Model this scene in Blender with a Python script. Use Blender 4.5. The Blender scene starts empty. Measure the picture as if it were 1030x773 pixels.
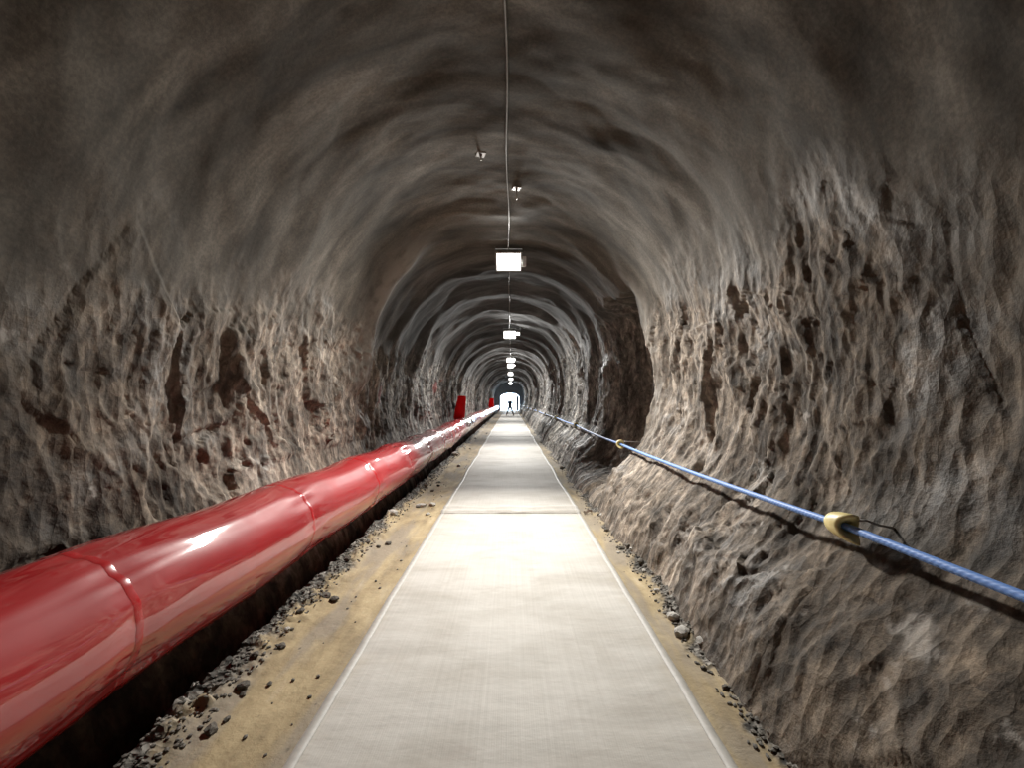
import bpy, bmesh, math, random
import numpy as np
from mathutils import Vector, Matrix

R = math.radians
rnd = random.Random(7)
scene = bpy.context.scene
col = scene.collection

# ------------------------------------------------------------------ noise
def _hash(ix, iy, iz, seed):
    n = (ix.astype(np.int64) * 374761393 + iy.astype(np.int64) * 668265263 + iz.astype(np.int64) * 2147483647 + seed * 974634777) & 0xFFFFFFFF
    n = ((n ^ (n >> 13)) * 1274126177) & 0xFFFFFFFF
    n = ((n ^ (n >> 16)) * 2246822519) & 0xFFFFFFFF
    n = n ^ (n >> 15)
    return n

def h01(ix, iy, iz, seed):
    return (_hash(ix, iy, iz, seed) & 0xFFFFFF) / float(0xFFFFFF)

def gnoise(p, seed=0):
    f = np.floor(p); d = p - f; i = f.astype(np.int64)
    u = d * d * d * (d * (d * 6 - 15) + 10)
    out = np.zeros(len(p))
    for dx in (0, 1):
        for dy in (0, 1):
            for dz in (0, 1):
                h = _hash(i[:, 0] + dx, i[:, 1] + dy, i[:, 2] + dz, seed)
                gx = ((h & 1023) / 511.5 - 1); gy = (((h >> 10) & 1023) / 511.5 - 1); gz = (((h >> 20) & 1023) / 511.5 - 1)
                v = gx * (d[:, 0] - dx) + gy * (d[:, 1] - dy) + gz * (d[:, 2] - dz)
                w = (u[:, 0] if dx else 1 - u[:, 0]) * (u[:, 1] if dy else 1 - u[:, 1]) * (u[:, 2] if dz else 1 - u[:, 2])
                out += v * w
    return out

def fbm(p, freq, octs=4, gain=.5, seed=0):
    out = np.zeros(len(p)); a = 1.0; t = 0
    for k in range(octs):
        out += a * gnoise(p * freq + k * 17.3, seed + k); t += a; a *= gain; freq *= 2.03
    return out / t * 1.6

def cells(p, seed=0, tilt=.8):
    """fractured rock: every cell is a tilted facet of its own"""
    f = np.floor(p).astype(np.int64)
    best = np.full(len(p), 1e9); val = np.zeros(len(p))
    for dx in (-1, 0, 1):
        for dy in (-1, 0, 1):
            for dz in (-1, 0, 1):
                c = f + np.array([dx, dy, dz])
                a = (c[:, 0], c[:, 1], c[:, 2])
                q = np.stack([c[:, k] + h01(*a, seed + 11 * k) for k in range(3)], 1)
                dv = p - q
                d = (dv ** 2).sum(1)
                g = np.stack([h01(*a, seed + 50 + k) - .5 for k in range(3)], 1)
                v = h01(*a, seed + 99) - .5 + tilt * (g * dv).sum(1) * 2
                m = d < best
                best = np.where(m, d, best); val = np.where(m, v, val)
    return val

def sstep(a, b, x):
    t = np.clip((x - a) / (b - a), 0, 1)
    return t * t * (3 - 2 * t)

# ------------------------------------------------------------------ materials
def new_mat(name):
    m = bpy.data.materials.new(name); m.use_nodes = True
    nt = m.node_tree; nt.nodes.clear()
    out = nt.nodes.new('ShaderNodeOutputMaterial'); b = nt.nodes.new('ShaderNodeBsdfPrincipled')
    nt.links.new(b.outputs[0], out.inputs[0])
    return m, nt, b

class N:
    """little node helper"""
    def __init__(s, nt): s.nt = nt
    def node(s, t, **k):
        n = s.nt.nodes.new(t)
        for a, v in k.items(): setattr(n, a, v)
        return n
    def set(s, sock, v):
        if hasattr(v, 'is_linked') or isinstance(v, bpy.types.NodeSocket): s.nt.links.new(v, sock)
        else: sock.default_value = v
    def coord(s): return s.node('ShaderNodeTexCoord').outputs['Object']
    def scalev(s, v, sc):
        m = s.node('ShaderNodeMapping'); s.set(m.inputs['Vector'], v); m.inputs['Scale'].default_value = sc
        return m.outputs[0]
    def noise(s, v, scale, detail=4, rough=.55, dist=0):
        n = s.node('ShaderNodeTexNoise'); s.set(n.inputs['Vector'], v)
        n.inputs['Scale'].default_value = scale; n.inputs['Detail'].default_value = detail
        n.inputs['Roughness'].default_value = rough; n.inputs['Distortion'].default_value = dist
        return n.outputs['Fac']
    def voro(s, v, scale, feature='F1', out='Distance'):
        n = s.node('ShaderNodeTexVoronoi', feature=feature); s.set(n.inputs['Vector'], v); n.inputs['Scale'].default_value = scale
        return n.outputs[out]
    def ramp(s, f, stops, interp='LINEAR'):
        r = s.node('ShaderNodeValToRGB'); s.set(r.inputs[0], f); e = r.color_ramp.elements; r.color_ramp.interpolation = interp
        while len(e) < len(stops): e.new(.5)
        for k, (p, c) in enumerate(stops):
            e[k].position = p; e[k].color = (*c, 1) if len(c) == 3 else c
        return r.outputs[0]
    def mix(s, f, a, b, mode='MIX'):
        m = s.node('ShaderNodeMix', data_type='RGBA', blend_type=mode)
        s.set(m.inputs[0], f); s.set(m.inputs[6], a if not isinstance(a, tuple) else (*a, 1)); s.set(m.inputs[7], b if not isinstance(b, tuple) else (*b, 1))
        return m.outputs[2]
    def math(s, op, a, b=0., c=0., clamp=False):
        m = s.node('ShaderNodeMath', operation=op, use_clamp=clamp)
        s.set(m.inputs[0], a); s.set(m.inputs[1], b); s.set(m.inputs[2], c)
        return m.outputs[0]
    def mapr(s, v, a, b, c=0., d=1.):
        m = s.node('ShaderNodeMapRange', interpolation_type='SMOOTHSTEP')
        s.set(m.inputs[0], v)
        for k, x in enumerate((a, b, c, d)): m.inputs[k + 1].default_value = x
        return m.outputs[0]
    def bump(s, h, strength, dist, normal=None):
        b = s.node('ShaderNodeBump'); s.set(b.inputs['Height'], h); s.set(b.inputs['Strength'], strength); b.inputs['Distance'].default_value = dist
        if normal is not None: s.set(b.inputs['Normal'], normal)
        return b.outputs[0]

def simple(name, color, rough=.6, metal=0., noise=.0, nscale=20, bump=0., spec=.5):
    m, nt, b = new_mat(name); g = N(nt)
    c = g.coord()
    if noise:
        f = g.noise(c, nscale, 5)
        lo = tuple(max(0, x * (1 - noise)) for x in color); hi = tuple(min(1, x * (1 + noise)) for x in color)
        g.set(b.inputs['Base Color'], g.ramp(f, [(.3, lo), (.7, hi)]))
    else:
        b.inputs['Base Color'].default_value = (*color, 1)
    if bump:
        g.set(b.inputs['Normal'], g.bump(g.noise(c, nscale * 2, 4), bump, .01))
    b.inputs['Roughness'].default_value = rough; b.inputs['Metallic'].default_value = metal
    b.inputs['Specular IOR Level'].default_value = spec
    return m

def emit_mat(name, color, strength):
    m, nt, b = new_mat(name)
    b.inputs['Base Color'].default_value = (.8, .8, .8, 1); b.inputs['Emission Color'].default_value = (*color, 1)
    b.inputs['Emission Strength'].default_value = strength
    return m

def rock_material():
    m, nt, b = new_mat('tunnel_rock'); g = N(nt)
    c = g.coord()
    att = g.node('ShaderNodeAttribute', attribute_name='rock').outputs['Fac']
    sep = g.node('ShaderNodeSeparateXYZ'); g.set(sep.inputs[0], c); Y = sep.outputs[1]
    far = g.mapr(Y, 7.0, 9.5)
    # shotcrete: smooth brown grey with cloudy stains running round the arch
    st = g.scalev(c, (.55, 1.5, .55))
    f1 = g.noise(st, 1.5, 6, .6, .6)
    shot = g.ramp(f1, [(.30, (.030, .0265, .021)), (.44, (.070, .062, .050)), (.56, (.112, .099, .081)), (.72, (.195, .174, .145))])
    shotg = g.ramp(f1, [(.30, (.028, .029, .029)), (.5, (.072, .072, .070)), (.74, (.165, .164, .158))])
    shot = g.mix(far, shot, shotg)
    spk = g.ramp(g.noise(c, 38, 3, .7), [(.4, (.82, .82, .82)), (.62, (1.18, 1.17, 1.15))])
    shot = g.mix(1., shot, spk, 'MULTIPLY')
    # broken rock
    sr = g.scalev(c, (.75, 1.5, .6))
    f2 = g.noise(sr, 2.6, 9, .68, .35)
    rock = g.ramp(f2, [(.30, (.026, .022, .018)), (.43, (.075, .064, .053)), (.53, (.135, .116, .097)), (.64, (.215, .188, .160)), (.78, (.36, .33, .29))])
    rockg = g.ramp(f2, [(.32, (.018, .018, .018)), (.45, (.06, .058, .055)), (.55, (.15, .145, .135)), (.66, (.29, .28, .26)), (.78, (.46, .45, .43))])
    rock = g.mix(far, rock, rockg)
    vc = g.voro(g.scalev(c, (.8, 1.2, .6)), 15, out='Color')
    sepc = g.node('ShaderNodeSeparateColor'); g.set(sepc.inputs[0], vc)
    rock = g.mix(1., rock, g.ramp(sepc.outputs[0], [(0, (.72, .72, .73)), (1, (1.32, 1.30, 1.27))]), 'MULTIPLY')
    falloff_zone = g.mapr(g.math('ADD', Y, g.math('MULTIPLY', g.math('SUBTRACT', g.noise(c, 1.2, 4), .5), 3.5)), 2.2, 4.6)  # lamp falloff worked into the colour: darker near the viewer, paler further in
    rock = g.mix(1., rock, g.mix(falloff_zone, (.80, .735, .645), (1.80, 1.77, 1.72)), 'MULTIPLY')
    mot = g.ramp(g.noise(c, 8.5, 6, .7, .4), [(.34, (.46, .45, .44)), (.5, (1, 1, 1)), (.66, (1.55, 1.54, 1.52))])
    rock = g.mix(1., rock, mot, 'MULTIPLY')
    pale = g.mapr(g.noise(c, 5.5, 3, .5), .66, .74)
    rock = g.mix(g.math('MULTIPLY', pale, .55), rock, (.46, .43, .39))
    pale2 = g.mapr(g.noise(c, 2.1, 4, .55), .66, .73)
    rock = g.mix(g.math('MULTIPLY', pale2, .5), rock, (.44, .41, .37))
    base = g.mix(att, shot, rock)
    lit_fac = g.node('ShaderNodeAttribute', attribute_name='lit_tone').outputs['Fac']
    base = g.mix(g.math('MULTIPLY', lit_fac, g.mapr(g.noise(c, 4, 5), .3, .55, .35, .9)), base, (.30, .275, .24))  # lamplight on rib and lip put into the colour as a pale tone
    # two faded red paint marks on the left wall
    for (px, py, pz, r) in ((-2.42, 8.3, 1.70, .20), (-2.42, 14.4, 2.02, .26)):
        dn = g.node('ShaderNodeVectorMath', operation='DISTANCE'); g.set(dn.inputs[0], g.scalev(c, (.6, 1, 1))); dn.inputs[1].default_value = (px * .6, py, pz)
        dd = g.math('ADD', dn.outputs['Value'], g.math('MULTIPLY', g.math('SUBTRACT', g.noise(c, 7, 4), .5), .5))
        k = g.math('MULTIPLY', g.mapr(dd, r * .55, r * 1.25, 1., 0.), .62)
        base = g.mix(k, base, (.25, .03, .028))
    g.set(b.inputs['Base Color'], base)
    wet_or_shade = g.noise(c, 1.1, 3)
    rr = g.mapr(wet_or_shade, .45, .7, .88, .55)
    g.set(b.inputs['Roughness'], g.math('MAXIMUM', rr, g.math('MULTIPLY_ADD', att, -.4, .92)))
    b.inputs['Specular IOR Level'].default_value = .42
    n0 = g.bump(g.noise(c, 6, 8, .62), g.math('MULTIPLY_ADD', att, .55, .08), .04)
    n1 = g.bump(g.voro(g.scalev(c, (.8, 1.2, .55)), 11), g.math('MULTIPLY', att, .75), .025, n0)
    n2 = g.bump(g.noise(c, 45, 5, .7), g.math('MULTIPLY_ADD', att, .3, .15), .008, n1)
    g.set(b.inputs['Normal'], n2)
    return m

def floor_material():
    m, nt, b = new_mat('tunnel_floor'); g = N(nt); c = g.coord()
    sep = g.node('ShaderNodeSeparateXYZ'); g.set(sep.inputs[0], c)
    X, Y = sep.outputs[0], sep.outputs[1]
    w = g.math('MULTIPLY', g.math('SUBTRACT', g.noise(c, 2.2, 5, .6), .5), .55)
    right = g.mapr(g.math('ADD', X, w), 1.17, 1.25)
    wet_or_shade = g.mapr(X, -1.86, -1.74, 1., 0.)
    left = g.mapr(g.math('ADD', X, w), -1.66, -1.54, 1., 0.)
    grav = g.math('MAXIMUM', right, left)
    sand = g.ramp(g.noise(g.scalev(c, (1, .35, 1)), 5, 7, .6, .3), [(.28, (.20, .155, .095)), (.48, (.36, .28, .16)), (.62, (.46, .365, .215)), (.76, (.54, .46, .33))])
    mud = g.mapr(g.noise(g.scalev(c, (1.4, .3, 1)), 2.3, 4), .46, .6)
    sand = g.mix(g.math('MULTIPLY', mud, .7), sand, (.27, .235, .19))
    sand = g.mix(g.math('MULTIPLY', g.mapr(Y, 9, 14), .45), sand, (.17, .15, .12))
    gv = g.voro(c, 26, out='Color'); sc = g.node('ShaderNodeSeparateColor'); g.set(sc.inputs[0], gv)
    gr = g.ramp(g.math('MULTIPLY_ADD', sc.outputs[0], .4, g.math('MULTIPLY', g.noise(c, 6, 6, .65), .7)), [(.3, (.025, .023, .02)), (.5, (.08, .073, .062)), (.66, (.17, .155, .135)), (.85, (.33, .31, .28))])
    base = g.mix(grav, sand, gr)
    # small dark chips pressed into the sand
    chip = g.mapr(g.voro(g.scalev(c, (1, .6, 1)), 9), .05, .12, 1., 0.)
    chip = g.math('MULTIPLY', chip, g.mapr(g.noise(c, 3, 2), .45, .6))
    base = g.mix(g.math('MULTIPLY', chip, .75), base, (.06, .05, .04))
    base = g.mix(wet_or_shade, base, (.018, .016, .013))  # near-black colour paints the shade under the duct onto the ditch floor
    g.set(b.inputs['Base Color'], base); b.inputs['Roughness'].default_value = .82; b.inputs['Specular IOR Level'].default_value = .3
    n1 = g.bump(g.voro(c, 24), g.math('MULTIPLY', grav, .9), .03)
    n2 = g.bump(g.noise(c, 14, 6, .65), .45, .02, n1)
    g.set(b.inputs['Normal'], n2)
    return m

def mat_material():
    m, nt, b = new_mat('woven_mat'); g = N(nt); c = g.coord()
    st = g.noise(g.scalev(c, (60, .8, 1)), 1.0, 4, .6)
    base = g.ramp(st, [(.3, (.52, .500, .460)), (.7, (.58, .560, .520))])
    cl = g.ramp(g.noise(g.scalev(c, (.7, 1.1, 1)), 1.6, 6, .6, .3), [(.3, (.78, .76, .73)), (.55, (1, 1, 1)), (.75, (1.04, 1.04, 1.04))])
    base = g.mix(1., base, cl, 'MULTIPLY')
    scuff = g.mapr(g.noise(g.scalev(c, (1.2, 2.6, 1)), 2.4, 5, .6), .56, .74)
    base = g.mix(g.math('MULTIPLY', scuff, .5), base, (.40, .365, .33))
    sep = g.node('ShaderNodeSeparateXYZ'); g.set(sep.inputs[0], c)
    ex = g.math('ABSOLUTE', sep.outputs[0])
    dirt = g.math('MULTIPLY', g.mapr(g.math('ADD', ex, g.math('MULTIPLY', g.noise(c, 5, 5), .5)), 1.08, 1.36), .5)
    base = g.mix(dirt, base, (.42, .37, .28))
    g.set(b.inputs['Base Color'], base); b.inputs['Roughness'].default_value = .72
    b.inputs['Specular IOR Level'].default_value = .18
    wv = g.node('ShaderNodeTexWave', wave_type='BANDS', bands_direction='X'); g.set(wv.inputs['Vector'], c); wv.inputs['Scale'].default_value = 28; wv.inputs['Distortion'].default_value = .6
    n1 = g.bump(wv.outputs['Fac'], .04, .003)
    n2 = g.bump(g.noise(g.scalev(c, (1, 2.2, 1)), 3, 5, .55), .35, .02, n1)
    g.set(b.inputs['Normal'], n2)
    return m

def duct_material():
    m, nt, b = new_mat('red_vinyl'); g = N(nt); c = g.coord()
    f = g.noise(c, 3, 5)
    g.set(b.inputs['Base Color'], g.ramp(f, [(.3, (.42, .009, .013)), (.7, (.52, .013, .018))]))
    g.set(b.inputs['Roughness'], g.mapr(g.noise(c, 2.2, 4), .35, .65, .42, .50))
    b.inputs['Specular IOR Level'].default_value = .22
    b.inputs['Coat Weight'].default_value = 1.; b.inputs['Coat Roughness'].default_value = .045; b.inputs['Coat IOR'].default_value = 2.05
    n = g.bump(g.noise(g.scalev(c, (1, .8, 1)), 3.0, 2, .4, .4), .10, .02)
    g.set(b.inputs['Normal'], n)
    return m

def rope_material():
    m, nt, b = new_mat('blue_rope'); g = N(nt); c = g.coord()
    wv = g.node('ShaderNodeTexWave', wave_type='BANDS', bands_direction='DIAGONAL'); g.set(wv.inputs['Vector'], c); wv.inputs['Scale'].default_value = 22; wv.inputs['Distortion'].default_value = .4
    g.set(b.inputs['Base Color'], g.ramp(wv.outputs['Fac'], [(.1, (.15, .31, .76)), (.9, (.22, .41, .88))]))
    g.set(b.inputs['Normal'], g.bump(wv.outputs['Fac'], .2, .002))
    b.inputs['Roughness'].default_value = .5
    return m

def sleeve_material():
    m, nt, b = new_mat('red_fabric'); g = N(nt); c = g.coord()
    b.inputs['Base Color'].default_value = (.62, .012, .018, 1); b.inputs['Roughness'].default_value = .4
    t = g.node('ShaderNodeBsdfTranslucent'); t.inputs[0].default_value = (.85, .02, .03, 1)
    mx = g.node('ShaderNodeMixShader'); mx.inputs[0].default_value = .55
    nt.links.new(b.outputs[0], mx.inputs[1]); nt.links.new(t.outputs[0], mx.inputs[2])
    nt.links.new(mx.outputs[0], [n for n in nt.nodes if n.type == 'OUTPUT_MATERIAL'][0].inputs[0])
    return m

M = dict(sleeve=sleeve_material(),
    rock=rock_material(), floor=floor_material(), mat=mat_material(), duct=duct_material(), rope=rope_material(),
    hem=simple('mat_hem', (.44, .424, .39), .6, noise=.08, nscale=30),
    seam=simple('red_seam', (.50, .013, .017), .2, noise=.1, nscale=8, spec=1.0),
    yellow=simple('yellow_plastic', (.86, .73, .34), .42, noise=.12, nscale=14, bump=.2),
    steel=simple('dull_steel', (.42, .41, .40), .42, metal=.8, noise=.15, nscale=40),
    rust=simple('rusty_wire', (.20, .13, .085), .7, metal=.2, noise=.4, nscale=40),
    housing=simple('lamp_housing', (.55, .56, .56), .4, metal=.2, noise=.06, nscale=30),
    box=simple('white_plastic', (.74, .75, .74), .45, noise=.05, nscale=20),
    cable=simple('grey_cable', (.20, .19, .17), .5, noise=.2, nscale=20),
    cablelight=simple('clip_metal', (.6, .6, .58), .4, metal=.6),
    lamp=emit_mat('lamp_glass', (1.0, .985, .94), 14.0),
    stonedark=simple('dark_stone', (.13, .115, .095), .85, noise=.4, nscale=18, bump=.6),
    stonepale=simple('pale_stone', (.52, .50, .46), .8, noise=.25, nscale=18, bump=.6),
    gravel=simple('gravel', (.14, .128, .11), .85, noise=.45, nscale=9, bump=.5),
    concrete=simple('portal_concrete', (.34, .36, .39), .8, noise=.12, nscale=4, bump=.3),
    outside=simple('outside_ground', (.62, .62, .60), .9, noise=.15, nscale=2),
    navy=simple('navy_cloth', (.035, .07, .16), .8, noise=.2, nscale=20),
    dark=simple('dark_cloth', (.03, .035, .05), .85, noise=.2, nscale=20),
    boot=simple('boot_leather', (.02, .018, .016), .6, noise=.2, nscale=20),
    skin=simple('skin', (.52, .33, .25), .55, noise=.06, nscale=20),
    hair=simple('hair', (.03, .022, .016), .6, noise=.2, nscale=60),
    gate=simple('dark_blue_paint', (.03, .045, .09), .5, noise=.2, nscale=10),
    galv=simple('galvanised_steel', (.50, .53, .56), .45, metal=.5, noise=.12, nscale=20),
)

# ------------------------------------------------------------------ object helpers
def tag(o, label=None, cat=None, group=None, kind=None):
    if label: o['label'] = label
    if cat: o['category'] = cat
    if group: o['group'] = group
    if kind: o['kind'] = kind
    return o

def empty(name, loc, label, cat, group=None):
    o = bpy.data.objects.new(name, None); col.objects.link(o); o.location = loc; o.empty_display_size = .1
    return tag(o, label, cat, group)

def link_mesh(name, verts, faces, mat, parent=None, smooth=True):
    me = bpy.data.meshes.new(name); me.from_pydata([tuple(v) for v in verts], [], faces); me.update()
    if smooth: me.polygons.foreach_set('use_smooth', [True] * len(me.polygons))
    me.materials.append(mat)
    o = bpy.data.objects.new(name, me); col.objects.link(o)
    if parent: o.parent = parent
    return o

def bm_obj(name, bm, mat, parent=None, smooth=False):
    me = bpy.data.meshes.new(name); bmesh.ops.recalc_face_normals(bm, faces=bm.faces); bm.to_mesh(me); bm.free()
    if smooth: me.polygons.foreach_set('use_smooth', [True] * len(me.polygons))
    me.materials.append(mat)
    o = bpy.data.objects.new(name, me); col.objects.link(o)
    if parent: o.parent = parent
    return o

def box(bm, cx, cy, cz, sx, sy, sz, bevel=0., mtx=None):
    r = bmesh.ops.create_cube(bm, size=1); vs = r['verts']
    bmesh.ops.scale(bm, vec=(sx, sy, sz), verts=vs)
    if bevel:
        es = list({e for v in vs for e in v.link_edges})
        rr = bmesh.ops.bevel(bm, geom=es, offset=bevel, segments=2, affect='EDGES'); vs = list({v for f in rr['faces'] for v in f.verts} | {v for v in vs if v.is_valid})
    bmesh.ops.translate(bm, vec=(cx, cy, cz), verts=vs)
    if mtx is not None: bmesh.ops.transform(bm, matrix=mtx, verts=vs)
    return vs

def tube_data(pts, rad, n=10, caps=True):
    pts = [Vector(p) for p in pts]; V = []; F = []
    up = Vector((0, 0, 1)); K = len(pts)
    for i, p in enumerate(pts):
        t = (pts[min(i + 1, K - 1)] - pts[max(i - 1, 0)]).normalized()
        a = t.cross(up if abs(t.z) < .9 else Vector((1, 0, 0))).normalized(); b2 = a.cross(t)
        r = rad[i] if isinstance(rad, (list, tuple)) else rad
        for k in range(n):
            th = 2 * math.pi * k / n; V.append(p + (a * math.cos(th) + b2 * math.sin(th)) * r)
    for i in range(K - 1):
        for k in range(n):
            F.append((i * n + k, i * n + (k + 1) % n, (i + 1) * n + (k + 1) % n, (i + 1) * n + k))
    if caps:
        F.append(tuple(reversed(range(n)))); F.append(tuple((K - 1) * n + k for k in range(n)))
    return V, F

def tube(name, pts, rad, mat, parent=None, n=10):
    V, F = tube_data(pts, rad, n)
    return link_mesh(name, V, F, mat, parent)

def copy_tree(o, parent=None):
    c = o.copy(); col.objects.link(c); c.parent = parent
    for ch in list(o.children): copy_tree(ch, c)
    return c

# ------------------------------------------------------------------ ground line
def swell(y):
    """the packed ground rises and falls under the matting"""
    y = np.asarray(y, float)
    k = sstep(6.5, 9, y) * (1 - .3 * sstep(30, 60, y))
    f = 2 * math.pi * (y - 9.5) / 4.1
    return .027 * k * np.sin(f + .75 * np.sin(f))

END = 66.0
# ------------------------------------------------------------------ tunnel shell
ctrl = [(1.16, -.12), (1.26, .05), (1.35, .27), (1.50, .53), (1.70, .78), (1.88, 1.03), (2.00, 1.5), (2.03, 2.1), (1.98, 2.75), (1.74, 3.38), (1.24, 3.92), (.62, 4.20), (0, 4.28),
        (-.68, 4.24), (-1.36, 3.98), (-1.95, 3.45), (-2.33, 2.75), (-2.48, 2.05), (-2.50, 1.45), (-2.46, .95), (-2.34, .56), (-2.08, .18), (-1.97, -.02), (-1.93, -.30), (-1.92, -.62)]
def catmull(P, n):
    P = np.array(P, float); P = np.vstack([2 * P[0] - P[1], P, 2 * P[-1] - P[-2]])
    out = []
    for i in range(1, len(P) - 2):
        for t in np.linspace(0, 1, 40, endpoint=False):
            a, b, c, d = P[i - 1], P[i], P[i + 1], P[i + 2]
            out.append(.5 * ((2 * b) + (c - a) * t + (2 * a - 5 * b + 4 * c - d) * t * t + (3 * b - a - 3 * c + d) * t ** 3))
    out.append(P[-2]); out = np.array(out)
    L = np.concatenate([[0], np.cumsum(np.linalg.norm(np.diff(out, axis=0), axis=1))])
    s = np.linspace(0, L[-1], n)
    return np.stack([np.interp(s, L, out[:, 0]), np.interp(s, L, out[:, 1])], 1)

NS = 560
prof = catmull(ctrl, NS)
ys = [-9.0]
while ys[-1] < END:
    y = ys[-1]
    ys.append(y + (max(.018, .0066 * y) if y > .6 else (.05 if y > -.6 else .25)))
ys[-1] = END
ys = np.array(ys); NY = len(ys)
tan = np.gradient(prof, axis=0); tan /= np.linalg.norm(tan, axis=1)[:, None]
nrm2 = np.stack([-tan[:, 1], tan[:, 0]], 1)          # inward normal (profile runs right foot -> crown -> left foot)
PX = np.tile(prof[:, 0], (NY, 1)); PZ = np.tile(prof[:, 1], (NY, 1)); PY = np.tile(ys[:, None], (1, NS))
NXs = np.tile(nrm2[:, 0], (NY, 1)); NZs = np.tile(nrm2[:, 1], (NY, 1))
p = np.stack([PX.ravel(), PY.ravel(), PZ.ravel()], 1)
X, Y, Z = p.T
# rock below, shotcrete above, with a wandering border
bord = 2.55 + .75 * fbm(p, .45, 3, seed=3) + np.where(X > 0, .35, .05) + .35 * sstep(8, 14, Y) - .9 * (1 - sstep(1.2, 3.2, Y))
rockm = 1 - sstep(-.55, .55, Z - bord + .35 * fbm(p, 2.6, 3, seed=4))
d = np.zeros(len(p))
d += .13 * fbm(p * np.array([1, .8, 1]), .42, 3, seed=21)                    # broad bulges
# blast rounds: each round flares outward and ends in a step
yy = Y + .95 * fbm(p, .55, 3, seed=31) + .25 * np.abs(X) * np.where(X > 0, -.15, .2)
ph = (yy / 2.15) % 1.0
k_r = np.floor(yy / 2.15)
amp = .07 + .09 * h01(k_r.astype(np.int64), k_r.astype(np.int64) * 0, k_r.astype(np.int64) * 0, 5)
saw = -np.where(ph < .8, ph / .8, (1 - ph) / .2)
d += (.06 + amp * saw) * (.28 + .62 * sstep(6.5, 9.5, Y)) * sstep(.4, 1.4, Z) * np.clip(.9 + 1.6 * fbm(p, .7, 2, seed=35), .1, 1.8)
# fractures
warp = np.stack([fbm(p, .8, 2, seed=41), fbm(p, .8, 2, seed=42), fbm(p, .8, 2, seed=43)], 1) * .35
q = p + warp
c1 = cells(q * np.array([1.2, 2.0, .85]) , 61, .35)
c2 = cells(q * np.array([3.4, 5.2, 2.7]), 62, .6)
c3 = cells(q * np.array([8, 12, 6.0]), 63)
rg = 1 - np.abs(fbm(q * np.array([.6, 1.3, .45]), 1.5, 4, seed=71)) * 2.2
foot = sstep(-.05, .45, Z)
near_soft = .30 + .70 * sstep(1.5, 4.0, Y)
fb3 = fbm(p, 5, 4, .55, seed=81)
rough_amt = rockm * (.35 + .65 * foot) * near_soft
d += rough_amt * (.055 * c1 + .026 * c2 + .016 * c3 + .055 * (rg - .5) + .026 * fb3 + .07 * fbm(p * np.array([.8, 1.3, .6]), 1.8, 3, seed=77))
d += (1 - rockm) * (.030 * fbm(p * np.array([1, 1.3, 1]), 1.3, 3, seed=91))
# broken-out pocket on the right wall past the first lamp
edge = 6.35 + .14 * fbm(p, 1.7, 3, seed=101) + .55 * np.clip(Z - 2.0, 0, 2) ** 1.4 * .35
pock = sstep(0, .10, Y - edge) * (1 - sstep(8.0, 9.6, Y)) * sstep(.05, .75, Z) * (1 - sstep(3.05, 3.4, Z + .25 * fbm(p, 2.2, 2, seed=103))) * (X > 0)
d -= .52 * pock
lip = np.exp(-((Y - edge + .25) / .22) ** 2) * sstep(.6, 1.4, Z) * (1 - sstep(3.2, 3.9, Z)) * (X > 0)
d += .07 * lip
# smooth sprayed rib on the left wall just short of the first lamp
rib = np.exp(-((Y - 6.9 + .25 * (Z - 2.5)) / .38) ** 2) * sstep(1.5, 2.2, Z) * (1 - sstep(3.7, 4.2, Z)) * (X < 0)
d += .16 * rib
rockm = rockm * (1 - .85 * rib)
lit_tone = np.clip(rib + .8 * lip, 0, 1)  # mask for the lamplight painted on the rib and the pocket lip
# keep the rock clear of the hand rope and of the duct
lim_r = np.where(X > 1.3, .035 + 1.2 * np.maximum(0, Z - 1.05) + 1.6 * np.maximum(0, .62 - Z), 9)
d = np.where(d > lim_r - .09, lim_r - .09 + .09 * np.tanh((d - lim_r + .09) / .09), d)
dl = np.where(X < -1.6, .02 + .9 * np.maximum(0, Z - .95), 9)
d = np.where(dl < 1, np.where(d > dl - .05, dl - .05 + .05 * np.tanh((d - dl + .05) / .05), d), d)
d = np.where((X < -1.6) & (Z < .75), np.clip(d, -.14, .02), d)
d = np.where((Z > 3.9), np.clip(d, -.22, .12), d)
W = np.stack([X + d * NXs.ravel(), Y, Z + d * NZs.ravel()], 1)
G = W.reshape(NY, NS, 3)
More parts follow.
